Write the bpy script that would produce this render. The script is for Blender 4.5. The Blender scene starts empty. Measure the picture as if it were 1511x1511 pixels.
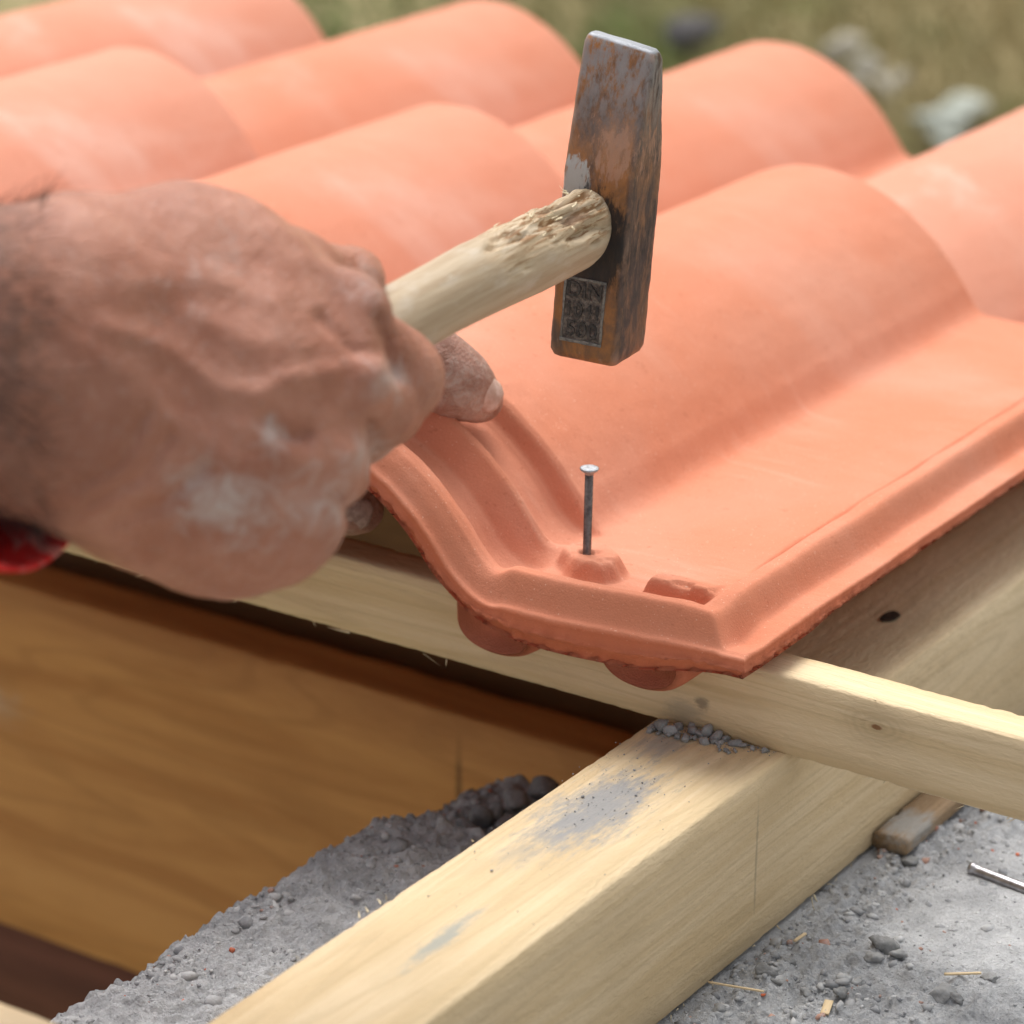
import bpy, bmesh, math, random
import numpy as np
from mathutils import Matrix, Vector
scene = bpy.context.scene
COL = scene.collection

# ------------------------------------------------------------------ camera, sky, sun, exposure
# Everything on the roof is laid out in the roof's own frame: u along the battens, v down the slope,
# w out of the roof; ROOF turns that frame into the world (slope 15 degrees, 3 m above the ground).
SLOPE = math.radians(15)
ROOF = Matrix.Translation((0, 0, 3.0)) @ Matrix.Rotation(-SLOPE, 4, 'X')
ROOF_OBJECTS = []
FPX, CPX = 4500.0, 755.5
yaw, pitch, roll = [math.radians(a) for a in (-33.43, 21.21, 0.5)]
fwd = np.array([math.sin(yaw)*math.cos(pitch), math.cos(yaw)*math.cos(pitch), -math.sin(pitch)])
right = np.array([math.cos(yaw), -math.sin(yaw), 0.0]); up = np.cross(right, fwd)
right, up = math.cos(roll)*right + math.sin(roll)*up, -math.sin(roll)*right + math.cos(roll)*up
RC = np.array([right, up, fwd])
CAM = -1.05*(RC.T @ np.array([(1100-CPX)/FPX, -(965-CPX)/FPX, 1.0]))
def P(x, y, d): return CAM + d*(RC.T @ np.array([(x-CPX)/FPX, -(y-CPX)/FPX, 1.0]))
def PX(p):
    c = (np.asarray(p) - CAM) @ RC.T
    return np.stack([CPX + FPX*c[..., 0]/c[..., 2], CPX - FPX*c[..., 1]/c[..., 2]], -1), c[..., 2]

cd = bpy.data.cameras.new('camera'); cam = bpy.data.objects.new('camera', cd); COL.objects.link(cam)
cm = Matrix.Identity(4)
for i in range(3):
    cm[i][0], cm[i][1], cm[i][2], cm[i][3] = right[i], up[i], -fwd[i], CAM[i]
cam.matrix_world = ROOF @ cm
cd.sensor_width = 36; cd.lens = FPX/1511*36; cd.clip_start = .05; cd.clip_end = 500
cd.dof.use_dof = True; cd.dof.focus_distance = 1.06; cd.dof.aperture_fstop = 10.5
scene.camera = cam

SUN_EL, SUN_AZ = math.radians(56), math.radians(-28)     # azimuth measured from +Y towards +X
world = bpy.data.worlds.new('World'); scene.world = world; world.use_nodes = True
wn = world.node_tree.nodes; wl = world.node_tree.links
bg = wn['Background']; sky = wn.new('ShaderNodeTexSky'); sky.sky_type = 'NISHITA'; sky.sun_disc = False
sky.sun_elevation = SUN_EL; sky.sun_rotation = SUN_AZ; sky.dust_density = 4.0; sky.air_density = 1.2
hs = wn.new('ShaderNodeHueSaturation'); hs.inputs['Saturation'].default_value = .26
wl.new(sky.outputs[0], hs.inputs['Color']); wl.new(hs.outputs[0], bg.inputs['Color']); bg.inputs['Strength'].default_value = .15
sl = bpy.data.lights.new('sun', 'SUN'); sl.energy = 1.8; sl.angle = math.radians(40); sl.color = (1, .985, .96)
sun = bpy.data.objects.new('sun', sl); COL.objects.link(sun)
sd = Vector((math.sin(SUN_AZ)*math.cos(SUN_EL), math.cos(SUN_AZ)*math.cos(SUN_EL), math.sin(SUN_EL)))
sun.rotation_euler = sd.to_track_quat('Z', 'Y').to_euler(); sun.location = (0, 0, 8)
vs = scene.view_settings; vs.view_transform = 'Standard'; vs.look = 'None'; vs.gamma = 1; vs.exposure = .45
scene.cycles.use_denoising = True

# ------------------------------------------------------------------ helpers
rng = np.random.default_rng(7); random.seed(7)
_perm = np.random.default_rng(1).permutation(256)
_grad = np.random.default_rng(2).normal(size=(256, 3)); _grad /= np.linalg.norm(_grad, axis=1)[:, None]
def noise(p):
    p = np.asarray(p, float); i = np.floor(p).astype(int); f = p - i; w = f*f*f*(f*(f*6-15)+10); out = 0
    for dx in (0, 1):
        for dy in (0, 1):
            for dz in (0, 1):
                g = _grad[_perm[(_perm[(_perm[(i[..., 0]+dx) & 255] + i[..., 1]+dy) & 255] + i[..., 2]+dz) & 255]]
                d = (g*(f - np.array([dx, dy, dz]))).sum(-1)
                out = out + d*(w[..., 0] if dx else 1-w[..., 0])*(w[..., 1] if dy else 1-w[..., 1])*(w[..., 2] if dz else 1-w[..., 2])
    return out
def fbm(p, o=4):
    p = np.asarray(p, float); return sum(noise(p*2**k + 17.3*k)/2**k for k in range(o))
def sstep(a, b, x):
    t = np.clip((np.asarray(x, float)-a)/(b-a), 0, 1); return t*t*(3-2*t)
def lerp(a, b, t): return a + (b-a)*t

def fast_mesh(name, V, F):
    me = bpy.data.meshes.new(name); V = np.asarray(V, np.float32)
    ln = np.fromiter((len(f) for f in F), np.int32, len(F)) if not isinstance(F, np.ndarray) else np.full(len(F), F.shape[1], np.int32)
    lp = F.ravel().astype(np.int32) if isinstance(F, np.ndarray) else np.fromiter((i for f in F for i in f), np.int32, int(ln.sum()))
    me.vertices.add(len(V)); me.vertices.foreach_set('co', V.ravel()); me.loops.add(len(lp)); me.loops.foreach_set('vertex_index', lp)
    me.polygons.add(len(ln)); me.polygons.foreach_set('loop_start', np.concatenate([[0], np.cumsum(ln)[:-1]]).astype(np.int32)); me.polygons.foreach_set('loop_total', ln)
    me.update(calc_edges=True); me.validate(); return me
def mesh_obj(name, V, F, mat, parent=None, smooth=True, roof=True, attr=None):
    me = fast_mesh(name, V, F)
    if smooth: me.polygons.foreach_set('use_smooth', [True]*len(me.polygons))
    if attr is not None:
        for k, val in attr.items():
            a = me.attributes.new(k, 'FLOAT', 'POINT'); a.data.foreach_set('value', np.asarray(val, np.float32))
    me.materials.append(mat)
    return place(bpy.data.objects.new(name, me), parent, roof)
def place(o, parent=None, roof=True):
    COL.objects.link(o)
    if parent is not None: o.parent = parent
    elif roof: ROOF_OBJECTS.append(o)
    return o
def bm_obj(name, bm, mat, parent=None, smooth=False, roof=True):
    me = bpy.data.meshes.new(name); bm.to_mesh(me); bm.free()
    if smooth: me.polygons.foreach_set('use_smooth', [True]*len(me.polygons))
    me.materials.append(mat); return place(bpy.data.objects.new(name, me), parent, roof)
def empty(name, loc=(0, 0, 0), roof=True):
    o = bpy.data.objects.new(name, None); o.empty_display_size = .02; o.location = loc; return place(o, None, roof)
def tag(o, label, cat, group=None, kind=None):
    if label: o['label'] = label
    if cat: o['category'] = cat
    if group: o['group'] = group
    if kind: o['kind'] = kind
    return o
def grid_faces(nr, nc, off=0, flip=False):
    r, c = np.meshgrid(np.arange(nr-1), np.arange(nc-1), indexing='ij'); a = (off + r*nc + c).ravel()
    q = np.stack([a, a+1, a+nc+1, a+nc], 1); return q[:, ::-1] if flip else q
def set_frame(o, X, Y, Z, loc):
    m = Matrix.Identity(4)
    for i in range(3): m[i][0], m[i][1], m[i][2], m[i][3] = X[i], Y[i], Z[i], loc[i]
    o.matrix_world = m

class Mat:
    def __init__(s, name, rough=.6, spec=.3):
        s.m = bpy.data.materials.new(name); s.m.use_nodes = True; s.t = s.m.node_tree; s.b = s.t.nodes['Principled BSDF']
        s.b.inputs['Roughness'].default_value = rough; s.b.inputs['Specular IOR Level'].default_value = spec
        s.tc = s.t.nodes.new('ShaderNodeTexCoord'); s.obj = s.tc.outputs['Object']
    def n(s, t, **k):
        x = s.t.nodes.new(t)
        for a, b in k.items(): setattr(x, a, b)
        return x
    def ln(s, a, b): s.t.links.new(a, b)
    def setin(s, sock, v):
        if hasattr(v, 'is_output'): s.ln(v, sock)
        else: sock.default_value = v
    def mapping(s, scale=(1, 1, 1), loc=(0, 0, 0), rot=(0, 0, 0), src=None):
        x = s.n('ShaderNodeMapping'); x.inputs['Scale'].default_value = scale; x.inputs['Location'].default_value = loc
        x.inputs['Rotation'].default_value = rot; s.ln(src or s.obj, x.inputs[0]); return x.outputs[0]
    def noise(s, scale, detail=4, rough=.55, dist=0, src=None):
        x = s.n('ShaderNodeTexNoise'); s.ln(src or s.obj, x.inputs['Vector']); x.inputs['Scale'].default_value = scale
        x.inputs['Detail'].default_value = detail; x.inputs['Roughness'].default_value = rough; x.inputs['Distortion'].default_value = dist
        return x.outputs['Fac']
    def ramp(s, fac, lo, hi, a=0., b=1.):
        x = s.n('ShaderNodeMapRange', interpolation_type='SMOOTHSTEP'); s.setin(x.inputs['Value'], fac)
        x.inputs['From Min'].default_value = lo; x.inputs['From Max'].default_value = hi
        x.inputs['To Min'].default_value = a; x.inputs['To Max'].default_value = b; return x.outputs[0]
    def math(s, op, a, b=0.):
        x = s.n('ShaderNodeMath', operation=op); s.setin(x.inputs[0], a); s.setin(x.inputs[1], b); return x.outputs[0]
    def mix(s, f, a, b):
        x = s.n('ShaderNodeMix', data_type='RGBA'); s.setin(x.inputs[0], f)
        s.setin(x.inputs[6], (*a, 1) if isinstance(a, tuple) else a); s.setin(x.inputs[7], (*b, 1) if isinstance(b, tuple) else b); return x.outputs[2]
    def attr(s, name):
        x = s.n('ShaderNodeAttribute'); x.attribute_name = name; return x.outputs['Fac']
    def rand(s): return s.n('ShaderNodeObjectInfo').outputs['Random']
    def color(s, c): s.setin(s.b.inputs['Base Color'], (*c, 1) if isinstance(c, tuple) else c); return s
    def bump(s, h, strength=.3, dist=.001, prev=None):
        x = s.n('ShaderNodeBump'); s.ln(h, x.inputs['Height']); x.inputs['Strength'].default_value = strength; x.inputs['Distance'].default_value = dist
        if prev is not None: s.ln(prev, x.inputs['Normal'])
        s.ln(x.outputs[0], s.b.inputs['Normal']); return x.outputs[0]
    def sep(s, src=None):
        x = s.n('ShaderNodeSeparateXYZ'); s.ln(src or s.obj, x.inputs[0]); return x.outputs
    def ball(s, c, inv):      # scaled distance from a point in object space
        x = s.n('ShaderNodeVectorMath', operation='LENGTH'); s.ln(s.mapping(inv, tuple(-a*b for a, b in zip(c, inv))), x.inputs[0]); return x.outputs['Value']

# ------------------------------------------------------------------ materials
def clay_material():
    m = Mat('terracotta', .8, .25)
    r = m.rand(); chalk = m.sep(m.n('ShaderNodeObjectInfo').outputs['Color'])[0]
    c = m.mix(m.ramp(m.noise(9, 3), .38, .66), (.585, .190, .095), (.60, .240, .145))
    c = m.mix(m.math('MULTIPLY', r, .30), c, (.62, .265, .17))
    st = m.noise(1, 3, .6, .8, m.mapping((14, 120, 14)))
    big = m.ramp(m.noise(16, 2), .45, .68)
    c = m.mix(m.math('MULTIPLY', m.math('MULTIPLY', m.ramp(st, .52, .72), big), .32), c, (.70, .40, .29))
    c = m.mix(m.math('MULTIPLY', m.ramp(m.noise(7, 5, .6, 1.2, m.mapping((1, 1, 1), (3, 1, 8))), .50, .72), m.math('MULTIPLY', chalk, .8)), c, (.74, .50, .41))
    c = m.mix(m.math('MULTIPLY', chalk, .38), c, (.68, .38, .29))
    c = m.mix(m.math('MULTIPLY', m.ramp(m.noise(1100, 1), .70, .78), .55), c, (.85, .58, .44))
    c = m.mix(m.math('MULTIPLY', m.ramp(m.noise(260, 2), .66, .74), .35), c, (.40, .12, .06))
    c = m.mix(m.ramp(m.attr('rough'), .1, .9, 0, .6), c, (.47, .100, .034))
    c = m.mix(m.ramp(m.noise(1500, 2, .6), .35, .72, 0, .15), c, (.38, .125, .06))
    m.color(c)
    m.bump(m.noise(1400, 3, .6), .42, .0006, m.bump(m.noise(150, 3, .6), .3, .0010))
    return m.m
def wood_material(name, light, dark, knots=(), smears=(), rough=.7, ring=22., streak=.35):
    m = Mat(name, rough, .25)
    g = m.noise(1, 4, .6, .5, m.mapping((5, ring*9, ring*9)))
    c = m.mix(m.ramp(g, .35, .70), light, dark)
    g2 = m.noise(1, 3, .6, .2, m.mapping((30, 900, 900)))
    c = m.mix(m.math('MULTIPLY', m.ramp(g2, .45, .75), streak), c, dark)
    c = m.mix(m.math('MULTIPLY', m.ramp(m.noise(14, 4), .5, .75), .3), c, tuple(x*.78 for x in dark))
    g3 = m.noise(1, 2, .5, .25, m.mapping((2.2, ring*3.2, ring*3.2), (7, 3, 1))); lines = m.math('SINE', m.math('MULTIPLY', g3, 75.))
    c = m.mix(m.ramp(lines, .35, 1., 0, .30), c, tuple(x*.80 for x in dark))
    for (k, rad) in knots:
        d = m.ball(k, (.6/rad, 1/rad, 1/rad)); dd = m.math('ADD', d, m.math('MULTIPLY', m.noise(160, 3), .5))
        ringv = m.math('SINE', m.math('MULTIPLY', m.math('ADD', dd, m.noise(60, 3)), 15.))
        c = m.mix(m.math('MULTIPLY', m.ramp(dd, 2.6, .6), m.ramp(ringv, -1., 1., .30, .5)), c, tuple(x*.62 for x in dark))
        c = m.mix(m.ramp(dd, .52, .40), c, (.24, .12, .055))
    for (k, inv, amt, colr) in smears:
        d = m.ball(k, inv); dd = m.math('ADD', d, m.math('MULTIPLY', m.math('SUBTRACT', m.noise(1, 5, .7, 0, m.mapping((90, 300, 300))), .5), 1.9))
        c = m.mix(m.math('MULTIPLY', m.ramp(dd, 1.05, .25), amt), c, colr)
    m.color(c)
    saw = m.noise(1, 3, .6, .4, m.mapping((160, 420, 420), rot=(0, .5, .5)))
    m.bump(saw, .6, .0012, m.bump(g2, .35, .0008))
    return m.m
def concrete_material():
    m = Mat('concrete', .95, .1)
    c = m.mix(m.ramp(m.noise(60, 6, .65), .3, .7), (.46, .465, .475), (.68, .685, .69))
    c = m.mix(m.ramp(m.noise(420, 3, .6), .55, .75, 0, .6), c, (.72, .72, .71))
    c = m.mix(m.ramp(m.noise(300, 3, .6, 0, m.mapping((1, 1, 1), (5, 3, 1))), .58, .78, 0, .7), c, (.13, .13, .135))
    m.color(c); m.bump(m.noise(900, 4, .7), 1., .0016, m.bump(m.noise(240, 5, .7), 1., .003)); return m.m
def gravel_material(name, a, b):
    m = Mat(name, .92, .12); t = m.attr('tone')
    c = m.mix(t, a, b); c = m.mix(m.ramp(m.attr('tint'), .94, .96), c, (.42, .25, .19)); c = m.mix(m.ramp(m.attr('tint'), .985, .992), c, (.50, .13, .06))
    c = m.mix(m.ramp(m.noise(600, 3), .4, .75, 0, .4), c, (.42, .42, .42)); m.color(c); m.bump(m.noise(1100, 3), .5, .0006); return m.m
def skin_material(name, a, b, dusty, blotch=55):
    m = Mat(name, .55, .35)
    c = m.mix(m.ramp(m.noise(blotch, 4, .6), .35, .68), a, b)
    c = m.mix(m.math('MULTIPLY', m.ramp(m.noise(22, 3), .42, .7), .5), c, tuple(x*.62 for x in a))
    fine = m.noise(420, 4, .7)
    pat = m.math('ADD', m.attr('dust'), m.math('MULTIPLY', m.math('SUBTRACT', m.noise(120, 6, .72, .8), .5), 1.5))
    c = m.mix(m.math('MULTIPLY', m.ramp(pat, .25, .9), .85), c, dusty)
    c = m.mix(m.math('MULTIPLY', m.ramp(fine, .5, .8), .30), c, tuple(x*.9 for x in dusty))
    c = m.mix(m.math('MULTIPLY', m.ramp(m.attr('hairy'), 0, 1), m.ramp(m.noise(240, 3, .6), .35, .6, .35, .9)), c, (.075, .045, .035))
    m.color(c); m.b.inputs['Subsurface Weight'].default_value = .08; m.b.inputs['Subsurface Radius'].default_value = (.004, .0015, .0008); m.b.inputs['Subsurface Scale'].default_value = 1.0
    x = m.n('ShaderNodeTexVoronoi'); x.feature = 'DISTANCE_TO_EDGE'; x.inputs['Scale'].default_value = 520; m.ln(m.mapping((1, .6, 1)), x.inputs['Vector'])
    m.bump(fine, .5, .0010, m.bump(x.outputs['Distance'], .4, .0010, m.bump(m.noise(110, 5, .65), .45, .002)))
    return m.m
def plain(name, c, rough=.6, spec=.3, metal=0, nscale=0, c2=None, bump=0):
    m = Mat(name, rough, spec); m.b.inputs['Metallic'].default_value = metal
    m.color(m.mix(m.ramp(m.noise(nscale, 4), .35, .7), c, c2) if nscale else c)
    if bump: m.bump(m.noise(nscale*2, 4), bump, .001)
    return m.m
CLAY = clay_material()
def wood_y(name, **k): return wood_material(name, (.71, .560, .355), (.62, .465, .265), **k)
CONC = concrete_material()
GRAV = gravel_material('gravel_mix', (.20, .205, .215), (.50, .50, .495))
CRUMB = gravel_material('mortar_crumbs', (.21, .21, .205), (.34, .34, .335))

# ------------------------------------------------------------------ boards and beams
def board(name, length, wid, hei, mat, seed, segs=160, wob=.0006, chip=.0009, bev=.0009, parent=None):
    """sawn timber, local X along its length, Y across, Z up; origin at the middle of its near bottom edge"""
    cs = []; k = 7
    for (a, b, c, d) in ((0, 0, 1, 0), (1, 0, 0, 1), (1, 1, -1, 0), (0, 1, 0, -1)):
        p0 = np.array([a*wid, b*hei]) + np.array([c, d])*bev; L = (wid if c else hei) - 2*bev
        for t in np.linspace(0, 1, k): cs.append(p0 + np.array([c, d])*L*t)
    cs = np.array(cs); n = len(cs)
    xs = np.linspace(-length/2, length/2, segs)
    X = np.repeat(xs, n); YZ = np.tile(cs, (segs, 1))
    corner = np.tile(((np.arange(n) % k == 0) | (np.arange(n) % k == k-1)), segs)
    q = np.stack([X*14 + seed, YZ[:, 0]*30, YZ[:, 1]*30 + seed], 1)
    q2 = np.stack([X*230 + seed*3, YZ[:, 0]*60, YZ[:, 1]*60], 1)
    ctr = np.array([wid/2, hei/2]); dirv = YZ - ctr; dirv /= np.linalg.norm(dirv, axis=1)[:, None]
    YZ = YZ + np.stack([fbm(q, 3), fbm(q+9, 3)], 1)*wob
    ch = np.clip(fbm(q2, 3)-.05, 0, 1)*chip*2.4
    YZ = YZ - dirv*(ch*corner)[:, None]
    V = np.stack([X, YZ[:, 0], YZ[:, 1]], 1)
    F = []
    r, c = np.meshgrid(np.arange(segs-1), np.arange(n), indexing='ij'); a = r*n + c; b = r*n + (c+1) % n
    F = np.stack([a.ravel(), (a+n).ravel(), (b+n).ravel(), b.ravel()], 1).tolist()
    F += [list(range(n)), list(range((segs-1)*n+n-1, (segs-1)*n-1, -1))]
    return mesh_obj(name, V, F, mat, parent, smooth=False)
def along_u(o, u, v, w): set_frame(o, (1, 0, 0), (0, 1, 0), (0, 0, 1), (u, v, w)); return o
def along_v(o, u1, v, w): set_frame(o, (0, 1, 0), (-1, 0, 0), (0, 0, 1), (u1, v, w)); return o   # Y axis runs towards -u

def splinters(parent, pts, mat, seed):
    """frayed wood fibres along sawn edges: thin bent slivers"""
    r = np.random.default_rng(seed); V = []; F = []
    for (p, d, L) in pts:
        p = np.array(p, float); d = np.array(d, float); d /= np.linalg.norm(d)
        sd = np.cross(d, r.normal(size=3)); sd /= np.linalg.norm(sd); w = r.uniform(.0002, .0005)
        b = len(V); bend = r.normal(size=3)*L*.25
        for t, ww in ((0, 1), (.5, .7), (1, .1)):
            c = p + d*L*t + bend*t*t; nn = np.cross(d, sd)
            V += [c - sd*w*ww, c + sd*w*ww, c + nn*w*ww*.7]
        for k in (0, 3):
            for i in range(3):
                j = (i+1) % 3; F.append([b+k+i, b+k+j, b+k+3+j, b+k+3+i])
    o = mesh_obj('splinters', V, F, mat, parent); o['kind'] = 'stuff'; return o

FIB = plain('wood_fibre', (.78, .66, .44), .8)
BAT_V, BAT_D, BAT_H, BAT_W = .0205, .0185, .0305, -.0450
GAUGE = .339
# batten in front: knot on its camera face
m_bat = wood_y('pine_batten', knots=[((.0415+.35, 0, .0205), .0052)], ring=16,
               smears=[((-.035+.35, 0, .006), (90, 200, 160), .55, (.33, .29, .22)), ((-.028+.35, 0, .011), (260, 300, 300), .8, (.25, .20, .14))])
bat = along_u(board('batten', 2.3, BAT_D, BAT_H, m_bat, 3.1, 700, wob=.0006, chip=.00045), -.35, BAT_V, BAT_W)
tag(bat, 'pale sawn pine batten carrying the tile being nailed, knot in its face', 'batten', 'roof battens')
r = np.random.default_rng(4)
pts = []
for i in range(60):
    x = r.uniform(-.35, .5); pts.append(((x, r.uniform(-.0005, .003), r.uniform(-.0002, .0006)), (r.choice([-1, 1])*r.uniform(.2, 1), -r.uniform(.1, .5), -r.uniform(.1, .5)), r.uniform(.0012, .004)))
pts += [((.325, 0, .0003), (-1, -.15, .15), .008), ((.327, 0, .001), (-1, -.1, .2), .006), ((.165, 0, 0), (-1, -.3, .1), .009), ((.20, 0, 0), (1, -.2, -.3), .006)]
for i in range(14):
    pts.append(((r.uniform(.36, .5), .0, BAT_H), (r.uniform(-1, 1), -r.uniform(.2, .6), .2), r.uniform(.001, .0025)))
splinters(bat, pts, FIB, 5)
m_bat2 = wood_y('pine_batten_plain', ring=14)
o = along_u(board('batten', 2.3, BAT_D, BAT_H, m_bat2, 8.2, 200), -.35, BAT_V-GAUGE, BAT_W)
tag(o, 'bare sawn pine batten upslope, still without a tile', 'batten', 'roof battens')
o = along_u(board('batten', 2.3, BAT_D, BAT_H, m_bat2, 12.7, 200), -.35, BAT_V+GAUGE, BAT_W-.018)
tag(o, 'pine batten hidden under the lower course of clay tiles', 'batten', 'roof battens')
# rafter
def on_raf(u, v): return (v-.1, .0065-u, .0683)
GR = (.30, .30, .295)
m_raf = wood_y('pine_rafter', ring=11, streak=.45,
    knots=[],
    smears=[(on_raf(-.026, -.055), (22, 52, 40), .95, GR), (on_raf(-.030, -.094), (60, 110, 60), .55, (.42, .36, .27)), (on_raf(-.018, -.158), (38, 230, 60), .9, (.36, .36, .31)),
            (on_raf(-.035, .004), (60, 90, 60), .6, GR), (on_raf(-.010, .10), (9, 26, 40), .35, (.34, .24, .14)), ((-.098, 0, .036), (900, 900, 34), .5, (.28, .22, .15))])
raf = along_v(board('rafter', 1.9, .054, .0683, m_raf, 5.5, 520, wob=.0006, chip=.00045, bev=.0010), .0065, .1, -.1133)
tag(raf, 'square pale pine rafter smeared with mortar, lying on the concrete wall', 'rafter')
pts = []
r = np.random.default_rng(14)
for i in range(26): pts.append(((r.uniform(-.4, .15), -.0002, r.uniform(-.0003, .0006)), (r.choice([-1, 1]), -r.uniform(.1, .6), -r.uniform(-.2, .4)), r.uniform(.001, .0035)))
for i in range(8): pts.append(((r.uniform(-.35, -.05), .054, .0683), (r.uniform(-1, 1), .5, .5), r.uniform(.001, .003)))
pts += [((-.055, -.0003, .001), (-.6, -.5, -.7), .008), ((-.053, -.0003, .001), (-.3, -.6, -.7), .006)]
splinters(raf, pts, FIB, 6)
# knot hole in the rafter's top
bm = bmesh.new()
ring = [bm.verts.new((math.cos(a)*.0058*(1+.12*math.sin(3*a)), math.sin(a)*.0036*(1+.1*math.cos(2*a)), .0688)) for a in np.linspace(0, 2*math.pi, 18, endpoint=False)]
low = [bm.verts.new((v.co.x*.8, v.co.y*.8, .0692)) for v in ring]
for i in range(18): bm.faces.new((ring[i], ring[(i+1) % 18], low[(i+1) % 18], low[i]))
bm.faces.new(low)
kh = bm_obj('knot_hole', bm, plain('knot_dark', (.03, .022, .016), .9, .1, 0, 300, (.07, .045, .03)), raf); kh.location = (on_raf(.0, .1525)[0], on_raf(-.0195, 0)[1], .0002)

# attic planks seen through the opening
m_pl = wood_material('stained_plank', (.60, .300, .100), (.46, .205, .062), rough=.55, ring=5, streak=.2,
     smears=[((.18, 0, .10), (14, 200, 120), .7, (.13, .06, .02)), ((.38, 0, .13), (22, 200, 60), .35, (.45, .42, .38)), ((.07, 0, .15), (40, 100, 60), .4, (.42, .38, .34)), ((.690, 0, .16), (420, 100, 30), .7, (.07, .035, .015))])
o = along_u(board('plank', 1.55, .03, .2, m_pl, 21, 120, chip=.0012), -.172-.775, .2, -.3685)
tag(o, 'wide honey brown stained plank on edge below the batten, butting the wall', 'plank')
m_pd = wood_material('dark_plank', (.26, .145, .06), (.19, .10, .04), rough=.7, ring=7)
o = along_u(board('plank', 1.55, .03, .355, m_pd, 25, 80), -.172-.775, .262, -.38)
tag(o, 'dark brown plank in the shade behind the honey brown one', 'plank')
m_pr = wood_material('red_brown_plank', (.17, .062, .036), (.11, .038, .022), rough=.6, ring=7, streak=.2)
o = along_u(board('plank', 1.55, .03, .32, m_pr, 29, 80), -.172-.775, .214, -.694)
tag(o, 'dark reddish brown plank below the honey brown one', 'plank')

# ------------------------------------------------------------------ concrete wall under the rafter
def axis(parts):
    out = []
    for a, b, st in parts: out += list(np.arange(a, b-st*.3, st))
    return np.array(out + [parts[-1][1]])
U0 = -.172
def wall_height(u, v):
    q = np.stack([u, v, np.zeros_like(u)], -1)
    h = np.abs(fbm(q*105+31, 3))*.0050 - .0012 + fbm(q*16, 3)*.0045 + fbm(q*70+4, 4)*.0026 + np.abs(fbm(q*170+9, 3))*.0040 - np.clip(noise(q*240+2)-.18, 0, 1)*.006 + np.clip(noise(q*330+6)-.12, 0, 1)*.005
    smooth = sstep(.03, .045, u)*sstep(.0, .05, v)*sstep(.145, .11, v - .35*(u-.05))
    h = lerp(h, fbm(q*12+3, 2)*.0012 + np.abs(fbm(q*200, 2))*.0004, smooth*.85)
    lower = sstep(.012, .034, v + fbm(q*60, 3)*.010)*sstep(-.04, -.06, u)
    h = h - .014*lower + lower*np.abs(fbm(q*95, 3))*.006
    h = h + .003*sstep(-.05, -.10, u)*(1-lower) - .06*sstep(.088, .108, v + fbm(q*60, 2)*.008)*sstep(-.040, -.052, u)*sstep(.6, .3, v)
    h = np.where((u > -.053) & (u < .011), np.minimum(h, -.0008), h)
    h = h - sstep(-.020, .004, U0 - u + fbm(q*55+7, 3)*.006)*.010
    return -.1138 + h
gu = axis([(U0, .125, .0012), (.125, .7, .02)]); gv = axis([(-.7, -.225, .02), (-.225, .20, .0012), (.20, .9, .02)])
UU, VV = np.meshgrid(gu, gv); Z = wall_height(UU, VV)
edge = fbm(np.stack([VV*35, VV*0+2, VV*0], -1), 4)*.007
UE = UU + edge*sstep(.05, 0, UU-U0)
V = np.stack([UE, VV, Z], -1).reshape(-1, 3); F = grid_faces(len(gv), len(gu)).tolist()
nc, nr = len(gu), len(gv)
def skirt(V, F, idx, depth, flip, jit=.004):
    base = len(V); prev = list(idx); Vn = [V]
    for k, dz in enumerate((.012, .035, .09, depth)):
        S = V[idx].copy(); S[:, 2] = S[:, 2]*(1 if k < 2 else 0) - (dz if k < 2 else dz+.12)
        if k < 3: S[:, 0] += fbm(S*60, 3)*jit
        new = list(range(base, base+len(idx))); base += len(idx); Vn.append(S)
        for i in range(len(idx)-1):
            f = [prev[i], prev[i+1], new[i+1], new[i]]; F.append(f[::-1] if flip else f)
        prev = new
    return np.concatenate(Vn), F
V, F = skirt(V, F, [i*nc for i in range(nr)], 2.4, True)
V, F = skirt(V, F, [i*nc+nc-1 for i in range(nr)], 2.4, False)
V, F = skirt(V, F, list(range(nc)), 2.4, False)
V, F = skirt(V, F, [(nr-1)*nc+i for i in range(nc)], 2.4, True)
wall = mesh_obj('concrete_wall', V, F, CONC)
tag(wall, 'rough grey concrete wall top with gravelly broken edge under the rafter', 'wall', kind='thing')

def rock_mesh(n, sizes, pos, seed, squash=.7):
    r = np.random.default_rng(seed); bm = bmesh.new(); bmesh.ops.create_icosphere(bm, subdivisions=3 if n < 50 else 1, radius=1)
    B = np.array([v.co for v in bm.verts]); Fb = np.array([[v.index for v in f.verts] for f in bm.faces]); bm.free()
    K = r.uniform(-50, 50, (n, 1, 3)); NP = r.normal(size=(n, 9, 3)); NP /= np.linalg.norm(NP, axis=2)[..., None]; CP = r.uniform(.45, .95, (n, 9, 1))
    D = np.minimum(1.15, (CP/np.maximum(NP @ B.T, .05)).min(1)) + noise(B[None]*2.3 + K)*.12
    Q = np.linalg.qr(r.normal(size=(n, 3, 3)))[0]; A = (B[None]*D[..., None]*r.uniform(.5, 1.1, (n, 1, 3))) @ Q; A[..., 2] *= squash
    V = A*np.asarray(sizes)[:, None, None] + np.asarray(pos)[:, None, :]; F = (Fb[None] + len(B)*np.arange(n)[:, None, None]).reshape(-1, 3)
    return V.reshape(-1, 3), F, {'tone': np.repeat(r.uniform(size=n), len(B)), 'tint': np.repeat(r.uniform(size=n), len(B))}
r = np.random.default_rng(31); pos = []; siz = []
N0 = 46000; u = r.uniform(U0+.004, .125, N0); v = r.uniform(-.22, .20, N0)
den = .35 + 1.3*fbm(np.stack([u, v, u*0], -1)*28+3, 3)
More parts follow.
